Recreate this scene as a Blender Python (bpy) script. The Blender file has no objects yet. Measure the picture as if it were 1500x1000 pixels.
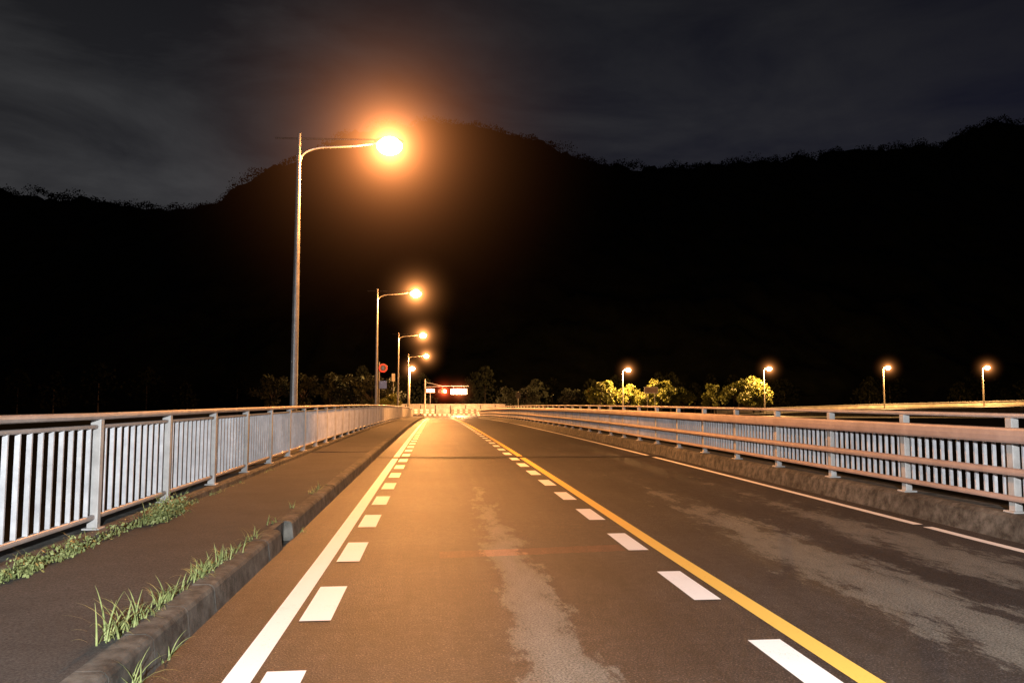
import bpy, math, random
from mathutils import Vector, noise
random.seed(7)
R=random.random
U=random.uniform
scene=bpy.context.scene
scene.view_settings.view_transform='Standard'
scene.view_settings.look='None'
scene.view_settings.exposure=0

def zp(y):
    if y<8: return 0.0
    yy=min(y,114.0)
    return -0.0001*(yy-8)*(yy-62)
ZE=zp(114)

# ---------------------------------------------------------------- materials
def new_mat(name):
    m=bpy.data.materials.new(name); m.use_nodes=True
    nt=m.node_tree
    return m,nt,nt.nodes['Principled BSDF']
def N(nt,t,**k):
    n=nt.nodes.new(t)
    for a,b in k.items(): setattr(n,a,b)
    return n
def noise_node(nt,scale,detail=4,rough=.6,vec=None):
    n=N(nt,'ShaderNodeTexNoise'); n.inputs['Scale'].default_value=scale
    n.inputs['Detail'].default_value=detail; n.inputs['Roughness'].default_value=rough
    if vec: nt.links.new(vec,n.inputs['Vector'])
    return n
def ramp(nt,fac,stops):
    r=N(nt,'ShaderNodeValToRGB'); nt.links.new(fac,r.inputs[0])
    e=r.color_ramp.elements
    while len(e)<len(stops): e.new(.5)
    for i,(p,c) in enumerate(stops):
        e[i].position=p
        e[i].color=(c,c,c,1) if isinstance(c,(int,float)) else (*c,1)
    return r
def math_n(nt,op,a,b=None,c=None):
    n=N(nt,'ShaderNodeMath',operation=op)
    for i,v in enumerate((a,b,c)):
        if v is None: continue
        if isinstance(v,(int,float)): n.inputs[i].default_value=v
        else: nt.links.new(v,n.inputs[i])
    return n.outputs[0]
def mixc(nt,f,a,b,bt='MIX'):
    n=N(nt,'ShaderNodeMix',data_type='RGBA',blend_type=bt)
    for s,v in ((0,f),(6,a),(7,b)):
        if isinstance(v,(int,float)): n.inputs[s].default_value=v
        elif isinstance(v,tuple): n.inputs[s].default_value=(*v,1)
        else: nt.links.new(v,n.inputs[s])
    return n.outputs[2]
def pos(nt):
    return N(nt,'ShaderNodeNewGeometry').outputs['Position']
def simple(name,c1,c2,scale=8,rough=.7,metal=0,bump=0,bscale=60,detail=6,lo=.3,hi=.7,stain=0):
    m,nt,b=new_mat(name)
    p=pos(nt)
    n=noise_node(nt,scale,detail,.65,p)
    r=ramp(nt,n.outputs[0],[(lo,c1),(hi,c2)])
    c=r.outputs[0]
    if stain:
        n3=noise_node(nt,1.1,7,.7,p)
        c=mixc(nt,1.0,c,ramp(nt,n3.outputs[0],[(.38,1-stain),(.62,1+stain*.5)]).outputs[0],'MULTIPLY')
    nt.links.new(c,b.inputs['Base Color'])
    b.inputs['Roughness'].default_value=rough; b.inputs['Metallic'].default_value=metal
    if bump:
        n2=noise_node(nt,bscale,4,.7,p)
        bp=N(nt,'ShaderNodeBump'); bp.inputs['Strength'].default_value=bump; bp.inputs['Distance'].default_value=.01
        nt.links.new(n2.outputs[0],bp.inputs['Height']); nt.links.new(bp.outputs[0],b.inputs['Normal'])
    return m
def emis(name,c,s,base=(.8,.8,.8)):
    m,nt,b=new_mat(name)
    b.inputs['Base Color'].default_value=(*base,1)
    b.inputs['Emission Color'].default_value=(*c,1); b.inputs['Emission Strength'].default_value=s
    m.cycles.emission_sampling='NONE'
    return m

def asphalt():
    m,nt,b=new_mat('asphalt_worn'); p=pos(nt); L=nt.links
    sx=N(nt,'ShaderNodeSeparateXYZ'); L.new(p,sx.inputs[0]); X,Y=sx.outputs[0],sx.outputs[1]
    grain=noise_node(nt,75,3,.75,p)
    base=ramp(nt,grain.outputs[0],[(.36,(.010,.0095,.009)),(.5,(.031,.028,.026)),(.58,(.052,.047,.044)),(.66,(.17,.155,.145))])
    mid=noise_node(nt,9,6,.75,p)
    big=noise_node(nt,.55,5,.6,p)
    bigr=ramp(nt,big.outputs[0],[(.35,.66),(.65,1.2)])
    col=mixc(nt,1.0,base.outputs[0],bigr.outputs[0],'MULTIPLY')
    col=mixc(nt,1.0,col,ramp(nt,mid.outputs[0],[(.35,.62),(.65,1.3)]).outputs[0],'MULTIPLY')
    ms=N(nt,'ShaderNodeMapping'); ms.inputs['Scale'].default_value=(5,.22,1); L.new(p,ms.inputs[0])
    st=noise_node(nt,1.0,6,.7,ms.outputs[0])
    col=mixc(nt,1.0,col,ramp(nt,st.outputs[0],[(.35,.78),(.65,1.22)]).outputs[0],'MULTIPLY')
    lane=N(nt,'ShaderNodeMapRange'); L.new(X,lane.inputs[0]); lane.inputs[1].default_value=2.3; lane.inputs[2].default_value=2.1
    col=mixc(nt,lane.outputs[0],mixc(nt,1.0,col,(.86,.90,.96),'MULTIPLY'),mixc(nt,1.0,col,(1.10,.97,.90),'MULTIPLY'))
    mp=N(nt,'ShaderNodeMapping'); mp.inputs['Scale'].default_value=(3.2,1.1,1); L.new(p,mp.inputs[0])
    wn=noise_node(nt,1.0,12,.80,mp.outputs[0])
    def track(x0,w):
        d=math_n(nt,'ABSOLUTE',math_n(nt,'SUBTRACT',X,x0))
        return math_n(nt,'SUBTRACT',1.0,math_n(nt,'DIVIDE',d,w))
    t=math_n(nt,'MAXIMUM',track(.70,.38),math_n(nt,'MAXIMUM',track(3.6,.75),track(4.95,.7)))
    t=math_n(nt,'MAXIMUM',t,0.0)
    fy=N(nt,'ShaderNodeMapRange'); L.new(Y,fy.inputs[0]); fy.inputs[1].default_value=6.8; fy.inputs[2].default_value=15
    fy.inputs[3].default_value=1; fy.inputs[4].default_value=.35
    t=math_n(nt,'MULTIPLY',math_n(nt,'POWER',t,.6),fy.outputs[0])
    s=math_n(nt,'ADD',math_n(nt,'MULTIPLY',t,.36),wn.outputs[0])
    pr=ramp(nt,s,[(.69,0.0),(.75,.7),(.9,1.0)])
    fac=math_n(nt,'MULTIPLY',pr.outputs[0],.85)
    fac=math_n(nt,'MULTIPLY',fac,ramp(nt,grain.outputs[0],[(.40,.25),(.58,1.0)]).outputs[0])
    col=mixc(nt,fac,col,(.27,.27,.235))
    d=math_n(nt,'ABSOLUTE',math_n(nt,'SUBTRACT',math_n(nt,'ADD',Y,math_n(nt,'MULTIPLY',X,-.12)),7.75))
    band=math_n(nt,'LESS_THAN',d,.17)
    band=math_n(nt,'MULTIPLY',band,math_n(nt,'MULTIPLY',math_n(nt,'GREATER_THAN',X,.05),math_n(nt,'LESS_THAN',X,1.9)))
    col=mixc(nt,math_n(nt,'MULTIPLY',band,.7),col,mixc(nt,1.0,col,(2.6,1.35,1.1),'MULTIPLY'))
    L.new(col,b.inputs['Base Color'])
    b.inputs['Roughness'].default_value=.62
    b.inputs['Specular IOR Level'].default_value=.40
    bp=N(nt,'ShaderNodeBump'); bp.inputs['Strength'].default_value=.9; bp.inputs['Distance'].default_value=.010
    L.new(grain.outputs[0],bp.inputs['Height']); L.new(bp.outputs[0],b.inputs['Normal'])
    return m
def paint(name,c,c2):
    m,nt,b=new_mat(name); p=pos(nt)
    n=noise_node(nt,60,7,.8,p)
    n2=noise_node(nt,2.5,5,.7,p)
    r=ramp(nt,math_n(nt,'ADD',math_n(nt,'MULTIPLY',n.outputs[0],.7),math_n(nt,'MULTIPLY',n2.outputs[0],.3)),[(.33,c2),(.45,c)])
    nt.links.new(r.outputs[0],b.inputs['Base Color']); b.inputs['Roughness'].default_value=.6
    return m

M_asph=asphalt()
M_walk=simple('sidewalk_asphalt',(.008,.007,.0065),(.060,.056,.052),70,.9,0,.9,70,5,.36,.66,stain=.35)
M_white=paint('white_road_paint',(.93,.93,.92),(.60,.58,.55))
M_yellow=paint('yellow_road_paint',(.92,.60,.12),(.62,.38,.08))
M_curb=simple('weathered_concrete',(.016,.016,.013),(.12,.115,.10),7,.9,0,.8,45,12,.36,.66,stain=.4)
M_rail=simple('painted_rail',(.30,.26,.24),(.41,.36,.34),6,.5,0,.1,30,stain=.15)
M_post=simple('painted_post',(.32,.32,.31),(.44,.44,.43),6,.5,0,.1,30,stain=.2)
M_bal=simple('painted_baluster',(.38,.39,.41),(.52,.54,.56),7,.5,0,stain=.2)
M_beam=simple('painted_beam',(.30,.22,.19),(.41,.31,.27),4,.5,0,.1,20,stain=.15)
M_steel=simple('galvanised_steel',(.18,.18,.18),(.30,.30,.30),3,.42,.6)
M_dark=simple('dark_metal',(.015,.015,.015),(.04,.04,.04),9,.6,.2)
M_joint=simple('joint_steel',(.006,.005,.005),(.018,.016,.015),20,.7,.3)
M_soil=simple('terrain_soil',(.012,.015,.008),(.035,.035,.02),.3,.95,0)
M_mount=simple('mountain_forest',(.0035,.004,.002),(.011,.012,.006),.12,1,0)
M_mount.node_tree.nodes['Principled BSDF'].inputs['Specular IOR Level'].default_value=.05
M_leafd=simple('shaded_foliage',(.010,.014,.006),(.032,.038,.016),.6,.9,0)  # darker leaf copy, dimness put into the colour for the unlit trees
M_leaf=simple('lit_foliage',(.08,.095,.015),(.17,.18,.03),1.2,.6,0)  # brighter leaf copy, lamp-lit tone put into the colour
M_bark=simple('bark',(.03,.022,.015),(.08,.06,.045),5,.9,0)
M_grass=simple('grass_blades',(.10,.14,.04),(.30,.33,.13),9,.6,0)
M_par=simple('parapet_concrete',(.30,.27,.22),(.44,.40,.34),1.0,.9,0,stain=.3)
M_glass=emis('sodium_lamp_glass',(1,.78,.46),26)
M_glass2=emis('far_lamp_glass',(1,.80,.52),20)

# ---------------------------------------------------------------- mesh builder
class MB:
    def __init__(s): s.v=[];s.f=[];s.m=[];s.mats=[]
    def mi(s,m):
        if m not in s.mats: s.mats.append(m)
        return s.mats.index(m)
    def face(s,pts,m):
        k=len(s.v); s.v+=pts; s.f.append(tuple(range(k,k+len(pts)))); s.m.append(s.mi(m))
    def box(s,x0,x1,y0,y1,z0,z1,m):
        k=len(s.v)
        s.v+=[(x0,y0,z0),(x1,y0,z0),(x1,y1,z0),(x0,y1,z0),(x0,y0,z1),(x1,y0,z1),(x1,y1,z1),(x0,y1,z1)]
        for q in ((0,3,2,1),(4,5,6,7),(0,1,5,4),(1,2,6,5),(2,3,7,6),(3,0,4,7)):
            s.f.append(tuple(k+i for i in q)); s.m.append(s.mi(m))
    def ext(s,prof,ys,m):
        k=len(s.v);n=len(prof);i=s.mi(m)
        for y in ys:
            for x,z in prof: s.v.append((x,y,z))
        for a in range(len(ys)-1):
            for j in range(n):
                j2=(j+1)%n
                s.f.append((k+a*n+j,k+a*n+j2,k+(a+1)*n+j2,k+(a+1)*n+j)); s.m.append(i)
        s.f.append(tuple(k+j for j in range(n))[::-1]); s.m.append(i)
        s.f.append(tuple(k+(len(ys)-1)*n+j for j in range(n))); s.m.append(i)
    def sheet(s,x0,x1,ys,z,m):
        k=len(s.v);i=s.mi(m)
        for y in ys: s.v+= [(x0,y,z),(x1,y,z)]
        for a in range(len(ys)-1):
            s.f.append((k+2*a,k+2*a+1,k+2*a+3,k+2*a+2)); s.m.append(i)
    def tube(s,pts,rads,m,n=12,cap=True):
        k=len(s.v);i=s.mi(m);P=[Vector(p) for p in pts]
        for a,p in enumerate(P):
            d=(P[min(a+1,len(P)-1)]-P[max(a-1,0)]).normalized()
            u=d.cross(Vector((0,1,0)))
            if u.length<.1: u=d.cross(Vector((1,0,0)))
            u.normalize(); w=d.cross(u)
            for j in range(n):
                t=2*math.pi*j/n
                s.v.append(tuple(p+(u*math.cos(t)+w*math.sin(t))*rads[a]))
        for a in range(len(P)-1):
            for j in range(n):
                j2=(j+1)%n
                s.f.append((k+a*n+j,k+a*n+j2,k+(a+1)*n+j2,k+(a+1)*n+j)); s.m.append(i)
        if cap:
            s.f.append(tuple(k+j for j in range(n))[::-1]); s.m.append(i)
            s.f.append(tuple(k+(len(P)-1)*n+j for j in range(n))); s.m.append(i)
    def ell(s,c,r,m,nu=16,nv=10):
        k=len(s.v);i=s.mi(m)
        for a in range(nv+1):
            ph=math.pi*a/nv
            for j in range(nu):
                t=2*math.pi*j/nu
                s.v.append((c[0]+r[0]*math.sin(ph)*math.cos(t),c[1]+r[1]*math.sin(ph)*math.sin(t),c[2]+r[2]*math.cos(ph)))
        for a in range(nv):
            for j in range(nu):
                j2=(j+1)%nu
                s.f.append((k+a*nu+j,k+(a+1)*nu+j,k+(a+1)*nu+j2,k+a*nu+j2)); s.m.append(i)
    def obj(s,name,prof=False,smooth=False,parent=None,bevel=0,loc=None):
        v=[(x,y,z+zp(y)) for x,y,z in s.v] if prof else s.v
        me=bpy.data.meshes.new(name); me.from_pydata(v,[],s.f)
        for m in s.mats: me.materials.append(m)
        me.polygons.foreach_set('material_index',s.m)
        if smooth: me.polygons.foreach_set('use_smooth',[True]*len(s.f))
        me.update()
        o=bpy.data.objects.new(name,me); scene.collection.objects.link(o)
        if loc: o.location=loc
        if parent: o.parent=parent
        if bevel:
            b=o.modifiers.new('bevel','BEVEL'); b.width=bevel; b.segments=2; b.limit_method='ANGLE'
        return o
def empty(name,loc=(0,0,0)):
    e=bpy.data.objects.new(name,None); e.location=loc; scene.collection.objects.link(e); return e
def frange(a,b,s):
    r=[];x=a
    while x<b-1e-6: r.append(x); x+=s
    r.append(b); return r
Y0,Y1=-14.0,114.0
YS=frange(Y0,Y1,2.0)

# ---------------------------------------------------------------- road & bridge
b=MB(); b.sheet(-1.53,6.12,YS,0.0,M_asph); b.obj('road',True)
b=MB(); b.ext([(-3.95,-1.0),(-3.95,-.03),(7.0,-.03),(7.0,-1.0)],YS,M_curb); b.obj('bridge_deck',True)
b=MB(); b.ext([(-3.16,-.02),(-3.16,.175),(-1.69,.185),(-1.69,-.02)],YS,M_walk); b.obj('sidewalk',True)
par=empty('kerb')
b=MB()
y=Y0
while y<Y1:
    g=.004
    if 8.35<y+.3<8.95:
        b.ext([(-1.69,.0),(-1.69,.19),(-1.62,.19),(-1.62,.0)],[y+g,y+.6-g],M_curb)
    else:
        j=U(-.002,.002);h=.193+U(-.002,.002)
        b.ext([(-1.689,-.02),(-1.689,h),(-1.575+j,h),(-1.55+j,h-.012),(-1.535+j,h-.035),(-1.515+j,-.02)],[y+g,y+.6-g],M_curb)
    y+=.6
b.obj('kerb_stones',True,parent=par)
b=MB(); b.ext([(-3.5,-.02),(-3.5,.26),(-3.17,.26),(-3.145,.235),(-3.14,-.02)],YS,M_curb); b.obj('parapet_kerb',True)
b=MB(); b.ext([(6.12,-.02),(6.17,.23),(6.22,.27),(6.75,.27),(6.75,-.02)],YS,M_curb); b.obj('parapet_kerb',True)

Z1=.005
b=MB()
b.sheet(-1.10,-.95,YS,Z1,M_white)
for x0,x1,ph in ((-.90,-.69,.5),(1.925,2.13,.8)):
    y=-12+ph+1
    while y<104:
        b.sheet(x0,x1,[y,y+1.0],Z1,M_white); y+=2
b.sheet(2.205,2.35,YS,Z1,M_yellow)
b.sheet(5.74,5.86,frange(Y0,8.9,2),Z1,M_white); b.sheet(5.74,5.86,frange(9.08,104,2),Z1,M_white)
b.sheet(-.6,1.85,[105,105.5],Z1,M_white)
x=-1.4
while x<5.8:
    b.sheet(x,x+.45,[108,112],Z1,M_white); x+=.9
b.obj('road_markings',True)
b=MB()
for yj in (20.6,62.0):
    b.sheet(-1.515,6.12,[yj,yj+.45],.009,M_joint)
    b.box(-1.51,6.11,yj+.45,yj+.50,0.0,.014,M_curb)
    b.box(-3.14,-1.7,yj,yj+.2,.15,.192,M_joint)
b.obj('expansion_joint',True)

# ---------------------------------------------------------------- left railing
rail=empty('bridge_railing')
def rr(x,z,w,h,n=12):
    return [(x+w*math.copysign(abs(math.cos(t))**.6,math.cos(t)),z+h*math.copysign(abs(math.sin(t))**.6,math.sin(t))) for t in [2*math.pi*i/n for i in range(n)]]
XL=-3.26
b=MB()
for k in range(-11,56):
    y=8+2*k
    if y>Y1 or y<Y0: continue
    b.box(XL-.05,XL+.05,y-.04,y+.04,.25,1.315,M_post)
    b.box(XL-.08,XL+.08,y-.08,y+.08,.25,.275,M_post)
b.obj('posts',True,parent=rail,bevel=.008)
b=MB()
b.ext(rr(XL,1.335,.062,.034),YS,M_rail)
b.ext(rr(XL,1.235,.026,.02),YS,M_rail)
b.ext(rr(XL,.375,.026,.025),YS,M_rail)
b.obj('rails',True,parent=rail)
b=MB()
y=Y0
while y<Y1-2:
    for i in range(1,11):
        yy=y+i*2/11
        b.box(XL-.020,XL+.020,yy-.009,yy+.009,.395,1.22,M_bal)
    y+=2
b.obj('balusters',True,parent=rail)
# ---------------------------------------------------------------- right railing
rail=empty('bridge_railing')
XR=6.34
b=MB()
for k in range(-11,54):
    y=8.14+2*k
    if y<Y0 or y>Y1: continue
    b.box(XR-.045,XR+.045,y-.05,y+.05,.265,1.30,M_post)
    b.box(XR-.09,XR+.09,y-.09,y+.09,.265,.29,M_post)
    b.box(XR-.115,XR-.045,y-.04,y+.04,1.06,1.17,M_post)
b.obj('posts',True,parent=rail,bevel=.008)
b=MB()
b.ext(rr(XR,1.325,.05,.028),YS,M_rail)
b.ext(rr(XR-.15,1.115,.045,.085),YS,M_beam)
b.ext(rr(XR-.10,.72,.05,.042),YS,M_beam)
b.ext(rr(XR-.08,.43,.035,.032),YS,M_beam)
b.obj('rails',True,parent=rail)
b=MB()
y=Y0+.14
while y<Y1-2:
    for i in range(1,13):
        yy=y+i*2/13
        b.box(XR-.015,XR+.025,yy-.011,yy+.011,.40,1.12,M_bal)
    y+=2
b.obj('balusters',True,parent=rail)

# ---------------------------------------------------------------- street lamps
SOD=(1,.38,.095)
# painted bloom: self-glowing volume that falls off with distance, none past radius Rm
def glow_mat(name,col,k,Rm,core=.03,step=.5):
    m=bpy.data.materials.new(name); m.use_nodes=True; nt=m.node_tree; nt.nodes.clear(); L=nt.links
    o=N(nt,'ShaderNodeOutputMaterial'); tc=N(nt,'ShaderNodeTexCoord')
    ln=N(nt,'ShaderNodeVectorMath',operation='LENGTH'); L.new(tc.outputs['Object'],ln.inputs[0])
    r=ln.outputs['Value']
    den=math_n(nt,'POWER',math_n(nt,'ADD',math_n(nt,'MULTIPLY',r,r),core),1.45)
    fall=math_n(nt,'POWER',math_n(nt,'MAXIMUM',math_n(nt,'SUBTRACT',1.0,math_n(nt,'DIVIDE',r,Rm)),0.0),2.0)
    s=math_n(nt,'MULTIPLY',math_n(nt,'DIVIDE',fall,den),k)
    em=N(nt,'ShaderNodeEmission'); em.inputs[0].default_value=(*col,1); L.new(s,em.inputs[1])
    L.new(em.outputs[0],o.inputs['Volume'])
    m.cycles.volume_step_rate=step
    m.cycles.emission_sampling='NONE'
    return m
BLOOM=glow_mat('painted_bloom_near',(1,.31,.085),.60,7.0,.07,.5)
BLOOM2=glow_mat('painted_bloom_far',(1,.34,.09),.42,3.2,.06,1.0)
BLOOM_R=glow_mat('painted_bloom_red',(1,.10,.025),.6,4.0,.10,1.0)
BLOOM_S=glow_mat('painted_bloom_sign',(1,.18,.05),.55,4.0,.3,1.0)
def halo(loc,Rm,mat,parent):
    b=MB(); b.ell((0,0,0),(Rm,Rm,Rm),mat,28,16); return b.obj('painted_bloom',smooth=True,parent=parent,loc=loc)  # self-glowing sphere that paints the bloom around a light
def point(name,loc,P,col,r,parent=None):
    l=bpy.data.lights.new(name,'POINT'); l.energy=P; l.color=col; l.shadow_soft_size=r
    o=bpy.data.objects.new(name,l); o.location=loc; scene.collection.objects.link(o)
    if parent: o.parent=parent
    return o
def bridge_lamp(Y,P=9000,hm=None,hr=5):
    e=empty('street_lamp',(-3.62,Y,zp(Y)))
    b=MB()
    b.box(-.2,.2,-.2,.2,-.3,.05,M_curb)
    b.tube([(0,0,0),(0,0,.3),(0,0,.32),(0,0,4),(0,0,8.5)],[.13,.13,.10,.085,.05],M_steel,14)
    b.tube([(-.62,0,8.36),(0,0,8.36),(1.2,0,8.38),(2.05,0,8.40)],[.022,.025,.024,.022],M_dark,8)
    pts=[(.05,0,7.82)]
    for i in range(1,9):
        t=i/8*math.pi/2
        pts.append((.05+.75*(1-math.cos(t)),0,7.82+.34*math.sin(t)))
    pts+=[(1.5,0,8.22),(2.05,0,8.31)]
    b.tube(pts,[.032]*len(pts),M_steel,8)
    b.tube([(0,0,7.74),(0,0,7.9)],[.075,.075],M_steel,12)
    b.obj('pole',smooth=False,parent=e)
    b=MB()
    b.ell((2.33,0,8.36),(.40,.17,.11),M_steel)
    b.obj('luminaire',smooth=True,parent=e)
    b=MB(); b.ell((2.35,0,8.24),(.34,.26,.24),M_glass); b.obj('lamp_glass',smooth=True,parent=e)
    point('lamp_light',(2.35,0,7.92),P,SOD,.08,e)
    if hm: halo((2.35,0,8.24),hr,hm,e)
bridge_lamp(20.6,8500,BLOOM,7.0)
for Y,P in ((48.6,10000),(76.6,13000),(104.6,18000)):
    bridge_lamp(Y,P,BLOOM2,3.2)
bridge_lamp(-7.4,700)
def far_lamp(X,Y,base,top,arm,P=16000,g=M_glass2):
    h=top-base
    e=empty('street_lamp',(X,Y,base))
    b=MB()
    b.tube([(0,0,-.3),(0,0,h*.5),(0,0,h-.25),(arm*.2,0,h-.02),(arm*.7,0,h+.12)],[.13,.12,.10,.08,.06],M_par,10)
    b.obj('pole',parent=e)
    b=MB(); b.ell((arm,0,h+.12),(.45,.24,.15),M_steel); b.obj('luminaire',smooth=True,parent=e)
    b=MB(); b.ell((arm,0,h+.0),(.5,.33,.33),g); b.obj('lamp_glass',smooth=True,parent=e)
    point('lamp_light',(arm,-.5,h-.5),P,(1,.50,.16),.1,e)
    halo((arm,0,h),3.2,BLOOM2,e)
far_lamp(35,145,-.56,7.9,1.1,26000)
far_lamp(60.4,140,.0,8.0,1.1,24000)
far_lamp(83.7,140,.6,8.3,1.0,18000)
far_lamp(99.9,135,1.3,8.15,1.0,18000)
far_lamp(-4.3,130,ZE,7.3,.4,22000)

# ---------------------------------------------------------------- terrain, mountain
def gz(x,y):
    t=min(max((y-107)/6.5,0),1); t=t*t*(3-2*t)
    return -11+(ZE-.04+11)*t
b=MB()
xs=[-1500,-700,-400]+[i*20 for i in range(-15,16)]+[400,700,1500]
ys=[-1500,-600,-200,-60,0,40,80,100,107,108.5,110,111.5,113.5,118,135,160,200,400,900,2000]
for x in xs:
    for y in ys: b.v.append((x,y,gz(x,y)))
ny=len(ys);i=b.mi(M_soil)
for a in range(len(xs)-1):
    for c in range(ny-1):
        k=a*ny+c; b.f.append((k,k+ny,k+ny+1,k+1)); b.m.append(i)
b.obj('ground')
b=MB(); b.sheet(-70,60,[114,138],ZE+.005,M_asph); b.sheet(-9,13,[138,155.9],ZE+.005,M_asph); b.obj('junction_road')
# retaining wall facing the junction, with a coping and buttress joints
b=MB()
b.box(-12,15,156,156.6,ZE-.3,ZE+1.9,M_par)
b.box(-12.1,15.1,155.9,156.7,ZE+1.903,ZE+2.1,M_par)
for i in range(10): b.box(-11.9+i*2.95,-11.7+i*2.95,155.93,155.998,ZE,ZE+1.89,M_curb)
b.obj('retaining_wall')

ridge=[(-900,90),(-500,100),(-245,108),(-213,107),(-188,105),(-162,103),(-126,100),(-109,103),(-101,113),(-83,123),(-66,130),(-49,140),(-28,146),(0,150),(21,148.5),(50,141.5),(75,133),(93,129),(123,129),(153,132),(188,136),(227,142),(267,146),(277,145),(291,153),(308,161),(328,160),(420,150),(600,140),(900,120)]
def rz(x):
    for (a,za),(c,zc) in zip(ridge,ridge[1:]):
        if a<=x<=c: return za+(zc-za)*(x-a)/(c-a)
    return 90
b=MB()
xs=frange(-520,560,2.5); ys=frange(180,400,5)+[403,407,412,420,450,520]
for x in xs:
    h=rz(x)-2.0
    for y in ys:
        if y<=400:
            t=(y-180)/220; z=ZE-1+(h+1-ZE)*(t**1.12)
        else: z=h-(y-400)*.45
        amp=min(1,max(0,(y-180)/40))
        z+=amp*(noise.noise(Vector((x*.10,y*.10,0)))*3.4+noise.noise(Vector((x*.32,y*.32,5)))*2.2)
        z+=(noise.noise(Vector((x*.03,y*.03,9)))*5)*amp*(1 if y<380 else .35)
        b.v.append((x+U(-.6,.6),y+U(-.6,.6),z))
ny=len(ys);i=b.mi(M_mount)
for a in range(len(xs)-1):
    for c in range(ny-1):
        k=a*ny+c; b.f.append((k,k+ny,k+ny+1,k+1)); b.m.append(i)
b.obj('mountain',smooth=True)
b=MB()
def leafq(b,c,s,m):
    a=Vector((R()-.5,R()-.5,R()-.5)).normalized(); d=a.cross(Vector((R()-.5,R()-.5,R()-.5))).normalized()
    c=Vector(c); s1=s*U(.6,1.2); s2=s*U(.5,1.0)
    b.face([tuple(c-a*s1),tuple(c-d*s2),tuple(c+a*s1),tuple(c+d*s2)],m)
x=-330
while x<400:
    dens=.5+.5*noise.noise(Vector((x*.02,3,1)))
    h=rz(x)+noise.noise(Vector((x*.09,40,0)))*3.8; r=U(1.4,3.6)*(1.7 if R()<.12 else 1); top=h-2.0+r*U(.1,.7)
    y0=400+U(-3,3)
    for k in range(int(20+r*26)):
        th=U(0,2*math.pi); ph=math.acos(U(-.6,1)); q=r*U(.4,1.0)
        leafq(b,(x+q*1.3*math.sin(ph)*math.cos(th),y0+q*math.sin(ph)*math.sin(th),top+q*math.cos(ph)*1.0-r*.6),U(.25,.55),M_mount)
    x+=U(1.2,3.0)/(.5+dens)
b.obj('ridge_trees')

# ---------------------------------------------------------------- trees
def tree_mesh(seed,H,W,nleaf,leafmat,ls=.22):
    random.seed(seed)
    b=MB()
    b.tube([(0,0,-.3),(.05,0,H*.25),(.12,.05,H*.5),(.05,0,H*.8)],[.22,.16,.11,.04],M_bark,8)
    cl=[]
    for k in range(22):
        a=U(0,2*math.pi); rr_=W*math.sqrt(R())*.8; z=H*U(.28,.9)
        lim=1-abs((z/H-.5))*1.1
        p=(rr_*math.cos(a)*lim,rr_*math.sin(a)*lim,z)
        cl.append((p,U(.5,1.15)*W*.32))
        if k%2==0: b.tube([(.1,0,z*.55),(p[0]*.5,p[1]*.5,z*.8),p],[.07,.05,.02],M_bark,5)
    for k in range(nleaf):
        (p,r)=random.choice(cl)
        th=U(0,2*math.pi); ph=math.acos(U(-1,1)); q=r*R()**.4
        leafq(b,(p[0]+q*math.sin(ph)*math.cos(th),p[1]+q*math.sin(ph)*math.sin(th),p[2]+q*math.cos(ph)*.75),ls*U(.6,1.3),leafmat)
    return b
def put(name,me,loc,s,rot):
    o=bpy.data.objects.new(name,me); o.location=loc; o.scale=s; o.rotation_euler=(0,0,rot); scene.collection.objects.link(o); return o
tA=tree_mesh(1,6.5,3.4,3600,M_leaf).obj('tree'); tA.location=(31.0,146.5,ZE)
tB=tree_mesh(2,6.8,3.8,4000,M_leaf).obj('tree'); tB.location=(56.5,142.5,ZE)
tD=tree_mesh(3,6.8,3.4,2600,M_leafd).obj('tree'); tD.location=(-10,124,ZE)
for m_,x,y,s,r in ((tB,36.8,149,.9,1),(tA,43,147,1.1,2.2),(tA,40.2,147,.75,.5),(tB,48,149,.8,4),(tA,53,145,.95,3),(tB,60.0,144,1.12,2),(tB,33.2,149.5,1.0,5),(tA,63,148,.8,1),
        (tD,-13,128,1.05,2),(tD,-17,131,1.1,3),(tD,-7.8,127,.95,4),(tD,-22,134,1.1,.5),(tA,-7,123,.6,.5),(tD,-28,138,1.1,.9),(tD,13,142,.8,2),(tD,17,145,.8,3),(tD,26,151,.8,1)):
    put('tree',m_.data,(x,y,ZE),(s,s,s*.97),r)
random.seed(11)
b=MB()
for k in range(80):
    x=U(-170,230); y=U(162,184); H=U(5,11); w=H*U(.3,.5)
    b.tube([(x,y,ZE-1),(x,y,ZE+H*.6)],[.2,.06],M_bark,5)
    for q in range(400):
        th=U(0,6.28); z=U(.15,1); rad=w*math.sin(math.pi*min(1,z*.85+.1))*R()**.5*U(.7,1.15)
        leafq(b,(x+rad*math.cos(th),y+rad*math.sin(th),ZE+H*z),U(.2,.5),M_leafd if abs(x)<25 else M_mount)
b.obj('distant_trees')

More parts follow.
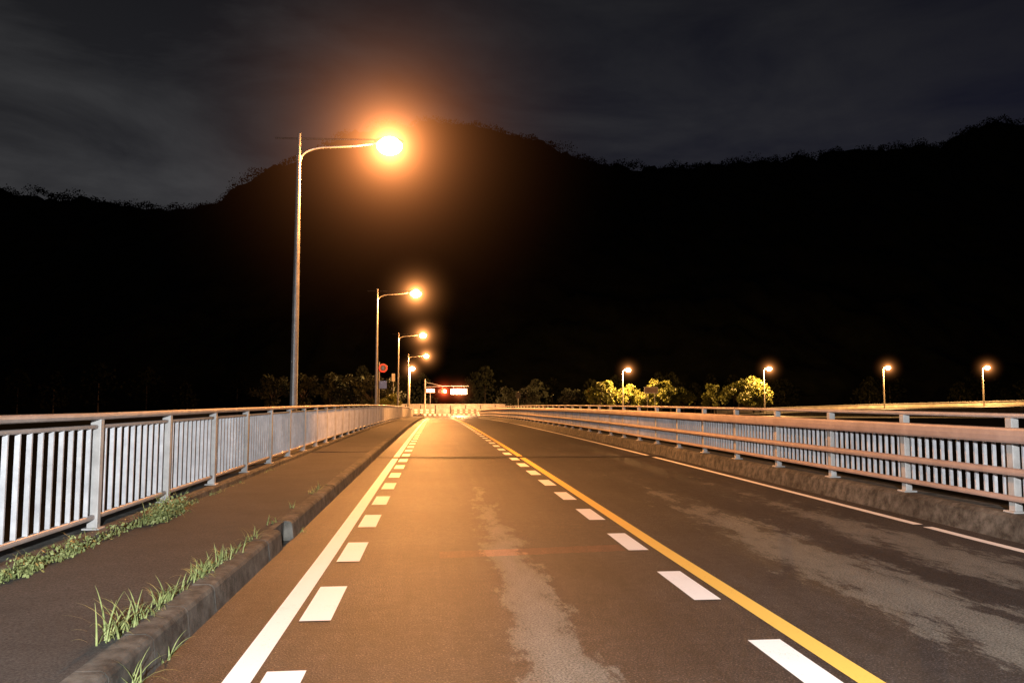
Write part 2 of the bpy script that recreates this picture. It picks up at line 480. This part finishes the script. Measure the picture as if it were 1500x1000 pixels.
# ---------------------------------------------------------------- shore road on the right
line=[(58,160,.35),(63.8,158,.62),(85,148,1.5),(110.7,135,2.3),(160,112,3.6),(230,85,5.0)]
b=MB()
for (x0,y0,z0),(x1,y1,z1) in zip(line,line[1:]):
    h=.85
    b.face([(x0,y0,z0-h-9),(x1,y1,z1-h-9),(x1,y1,z1),(x0,y0,z0)],M_par)
    b.face([(x0,y0,z0),(x1,y1,z1),(x1+.2,y1+.35,z1),(x0+.2,y0+.35,z0)],M_par)
    b.face([(x0+.2,y0+.35,z0),(x1+.2,y1+.35,z1),(x1+.2,y1+.35,z1-10),(x0+.2,y0+.35,z0-10)],M_par)
    b.tube([(x0,y0-.12,z0-.12),(x1,y1-.12,z1-.12)],[.06,.06],M_steel,6)
b.obj('parapet_wall')
b=MB()
for (x0,y0,z0),(x1,y1,z1) in zip(line,line[1:]):
    h=.87
    b.face([(x0-8,y0-22,z0-h),(x1-8,y1-22,z1-h),(x1,y1-.02,z1-h),(x0,y0-.02,z0-h)],M_asph)
    b.face([(x0-8,y0-22,z0-12),(x1-8,y1-22,z1-12),(x1-8,y1-22,z1-h),(x0-8,y0-22,z0-h)],M_curb)
b.obj('shore_road')

# ---------------------------------------------------------------- signal gantry, signs, barriers
G=ZE
M_red=emis('red_signal_lens',(1,.16,.06),30); M_board=emis('sign_board_lit',(1,.82,.66),5.0); M_boardr=emis('sign_text_red',(1,.20,.05),9)
e=empty('traffic_signal',(-2.0,150,G))
b=MB()
b.tube([(0,0,0),(0,0,6.8)],[.16,.12],M_par,10)
b.tube([(0,0,5.3),(4,0,5.5),(8.3,0,5.5)],[.08,.06,.05],M_steel,8)
b.tube([(0,0,6.2),(3.2,0,5.52)],[.04,.04],M_steel,6)
b.obj('mast',parent=e)
b=MB(); b.box(2.4,4.1,-.15,.15,4.2,4.78,M_dark)
for i in range(3):
    b.tube([(2.7+i*.52,-.15,4.49),(2.7+i*.52,-.32,4.49)],[.23,.23],M_dark,12,False)
b.tube([(3.25,0,4.7),(3.25,0,5.4)],[.03,.03],M_steel,6)
b.obj('signal_head',parent=e)
b=MB(); b.ell((3.74,-.25,4.49),(.32,.12,.32),M_red); b.obj('red_lens',parent=e)
point('signal_light',(3.7,-.9,4.49),2500,(1,.10,.04),.1,e)
halo((3.6,-.2,4.49),4.0,BLOOM_R,e)
e=empty('information_sign',(4.4,149.6,G))
b=MB(); b.box(-1.6,1.6,0,.2,3.85,5.0,M_dark); b.tube([(-1,.3,5.0),(-1,.3,5.5)],[.04,.04],M_steel,6); b.tube([(1,.3,5.0),(1,.3,5.5)],[.04,.04],M_steel,6)
b.obj('housing',parent=e)
b=MB(); b.box(-1.5,1.5,-.02,-.003,3.95,4.9,M_board)
for i in range(5):
    x=-1.25+i*.56
    b.box(x-.18,x+.18,-.04,-.024,4.15,4.25,M_boardr); b.box(x-.18,x+.18,-.04,-.024,4.55,4.65,M_boardr); b.box(x-.05,x+.05,-.04,-.026,4.25,4.55,M_boardr)
b.obj('display',parent=e)
halo((0,-.3,4.4),4.0,BLOOM_S,e)
point('sign_light',(0,-3.5,3.6),16000,(1,.48,.20),.3,e)
e=empty('information_sign',(-1.0,149.6,G))
b=MB(); b.box(-.85,.85,0,.2,4.2,5.0,M_dark); b.box(-.78,.78,-.02,-.003,4.27,4.93,M_boardr)
b.tube([(0,.1,0),(0,.1,4.3)],[.05,.05],M_steel,6)
b.obj('panel',parent=e)
for x0,x1 in ((-4.2,-.2),(2.8,8.5)):
    b=MB()
    x=x0
    while x<=x1+.01:
        b.tube([(x,141,G),(x,141,G+1.15)],[.07,.07],M_par,8); x+=(x1-x0)/4
    for z in (.45,.85):
        k=0; x=x0
        while x<x1-.01:
            xe=min(x+.5,x1)
            b.box(x,xe,140.86,140.92,G+z,G+z+.28,M_white if k%2 else M_beam); x=xe;k+=1
    b.obj('road_barrier')
b=MB()
for i in range(12):
    x=-2+i*.85
    b.box(x,x+.42,138.6,138.9,G,G+.32,M_white)
b.obj('lane_separator')
M_signr=simple('sign_red',(.32,.02,.02),(.4,.03,.03),3,.5); M_signb=simple('sign_blue',(.02,.05,.22),(.03,.07,.3),3,.5); M_signw=simple('sign_white',(.5,.5,.48),(.65,.65,.62),3,.5)
e=empty('traffic_sign',(-3.72,52.5,zp(52.5)))
b=MB()
b.tube([(0,0,-.1),(0,0,4.2)],[.035,.035],M_steel,8)
b.tube([(.25,-.06,3.8),(.25,-.045,3.8)],[.30,.30],M_dark,24)
for i in range(24):
    a=2*math.pi*i/24; a2=2*math.pi*(i+1)/24
    b.face([(.25+.28*math.cos(a),-.08,3.8+.28*math.sin(a)),(.25+.28*math.cos(a2),-.08,3.8+.28*math.sin(a2)),(.25+.20*math.cos(a2),-.08,3.8+.20*math.sin(a2)),(.25+.20*math.cos(a),-.08,3.8+.20*math.sin(a))],M_signr)
b.box(.21,.29,-.09,-.078,3.68,3.92,M_signb)
b.box(.02,.5,-.06,-.04,2.45,2.95,M_signb)
b.obj('sign',parent=e)
e=empty('traffic_sign',(12.2,116,G)); b=MB()
b.tube([(0,0,0),(0,0,3.9)],[.05,.05],M_steel,8); b.box(-.35,.35,-.08,-.05,2.9,3.8,M_dark); b.obj('sign',parent=e)
e=empty('traffic_sign',(39.3,141,G)); b=MB()
b.tube([(-.7,0,0),(-.7,0,4.8)],[.06,.06],M_steel,8);b.tube([(.7,0,0),(.7,0,4.8)],[.06,.06],M_steel,8)
b.box(-1.3,1.3,-.1,-.06,4.0,5.2,M_signw); b.box(-1.15,1.15,-.12,-.105,4.15,5.05,M_beam); b.obj('sign',parent=e)
e=empty('traffic_sign',(-6.6,124,G)); b=MB()
b.tube([(0,0,0),(0,0,6.6)],[.06,.06],M_steel,8); b.box(-.25,.25,-.1,-.07,5.6,6.8,M_signw); b.obj('sign',parent=e)

# ---------------------------------------------------------------- grass and weeds
random.seed(21)
b=MB()
def blade(b,x,y,z,L,az,lean,w=.006):
    px,pz=0,0; pts=[]
    n=6
    for i in range(n+1):
        t=i/n; ang=min(2.2,lean*(.35+t**1.1))
        pts.append((px,max(pz,.004),w*(1-t**1.5)+.0006)); px+=L/n*math.sin(ang); pz+=L/n*math.cos(ang)
    ca,sa=math.cos(az),math.sin(az); k=len(b.v); i=b.mi(M_grass)
    for r,h,ww in pts:
        b.v.append((x+r*ca-ww*sa,y+r*sa+ww*ca,z+h)); b.v.append((x+r*ca+ww*sa,y+r*sa-ww*ca,z+h))
    for j in range(n): b.f.append((k+2*j,k+2*j+1,k+2*j+3,k+2*j+2)); b.m.append(i)
def tuft(x,y,z,n,L,sp=.05):
    for _ in range(n):
        blade(b,x+random.gauss(0,sp*.5),y+random.gauss(0,sp),z,L*U(.45,1.25),U(0,6.28),U(.6,1.9),U(.003,.006))
def weed(x,y,z,n,r,h):
    for _ in range(n):
        leafq(b,(x+random.gauss(0,r*.4),y+random.gauss(0,r),z+abs(random.gauss(0,h*.5))),U(.008,.022),M_grass)
for (x,y,n,L) in ((-1.75,4.55,30,.27),(-1.74,4.75,22,.22),(-1.73,5.0,20,.15),(-1.73,5.35,30,.2),(-1.71,5.15,14,.13),(-1.72,5.6,14,.13),(-1.71,6.0,34,.17),(-1.72,6.25,32,.18),(-1.71,6.5,28,.16),(-1.71,6.75,24,.15),(-1.7,7.0,16,.13),(-1.7,7.25,10,.1),(-1.71,7.65,16,.15),(-1.71,7.9,10,.13),(-1.7,8.7,14,.14),(-1.7,9.9,10,.12),(-1.71,11.4,24,.18),(-1.7,11.9,14,.15),(-1.7,12.4,8,.12),(-1.7,14.5,8,.12)):
    tuft(x,y,.18,n,L,.06)
tuft(-1.50,4.25,0,16,.23,.03); tuft(-1.51,4.75,0,10,.18,.03); tuft(-1.51,9.2,0,8,.13)
y=5.0
while y<17:
    d=1 if y<10.2 else .35
    if R()<.75*d:
        tuft(-3.10,y,.18,int(8*d)+2,U(.06,.15),.07); weed(-3.10,y,.18,int(55*d),.09,.07*d+.02)
    y+=.16
for yy in (8.9,9.1,9.35,9.6): weed(-2.98,yy,.18,240,.13,.19); tuft(-3.0,yy,.18,30,.32,.11)
for yy in (6.25,6.4,7.0,7.15): weed(-3.05,yy,.18,110,.07,.13); tuft(-3.05,yy,.18,14,.22,.05)
b.obj('grass')

# ---------------------------------------------------------------- light: photographer's flash, world
fl=bpy.data.lights.new('camera_flash','SPOT'); fl.energy=9500; fl.color=(.98,.985,1); fl.spot_size=math.radians(130); fl.spot_blend=.6; fl.shadow_soft_size=.06
fo=bpy.data.objects.new('camera_flash',fl); fo.location=(.2,-3.2,2.5); fo.rotation_euler=(math.radians(88),0,math.radians(-3)); scene.collection.objects.link(fo)

w=bpy.data.worlds.new('World'); scene.world=w; w.use_nodes=True; nt=w.node_tree; L=nt.links
bg=nt.nodes['Background']
tc=N(nt,'ShaderNodeTexCoord')
mp=N(nt,'ShaderNodeMapping'); mp.inputs['Scale'].default_value=(1.6,1.6,5.0); mp.inputs['Rotation'].default_value=(0,.15,0); L.new(tc.outputs['Generated'],mp.inputs[0])
n1=noise_node(nt,2.0,7,.58,mp.outputs[0]); n1.inputs['Distortion'].default_value=.4
cl=ramp(nt,n1.outputs[0],[(.36,0.0),(.66,1.0)])
sx=N(nt,'ShaderNodeSeparateXYZ'); L.new(tc.outputs['Generated'],sx.inputs[0])
g=N(nt,'ShaderNodeMapRange'); L.new(sx.outputs[0],g.inputs[0]); g.inputs[1].default_value=-.6; g.inputs[2].default_value=.65; g.inputs[3].default_value=0; g.inputs[4].default_value=1
clear=mixc(nt,g.outputs[0],(.018,.018,.0195),(.0055,.006,.0135))
cloud=mixc(nt,g.outputs[0],(.046,.046,.048),(.013,.013,.018))
sky=mixc(nt,cl.outputs[0],clear,cloud)
zf=N(nt,'ShaderNodeMapRange'); L.new(sx.outputs[2],zf.inputs[0]); zf.inputs[1].default_value=.25; zf.inputs[2].default_value=.52; zf.inputs[3].default_value=1.15; zf.inputs[4].default_value=.5
sky=mixc(nt,1.0,sky,zf.outputs[0],'MULTIPLY')
L.new(sky,bg.inputs[0]); bg.inputs[1].default_value=1

cam=bpy.data.cameras.new('Camera'); cam.sensor_width=36; cam.lens=27.58; cam.clip_end=5000; cam.clip_start=.05
co=bpy.data.objects.new('Camera',cam); co.location=(0,0,1.45); co.rotation_euler=(math.radians(94.58),0,math.radians(-5.55)); scene.collection.objects.link(co)
scene.camera=co
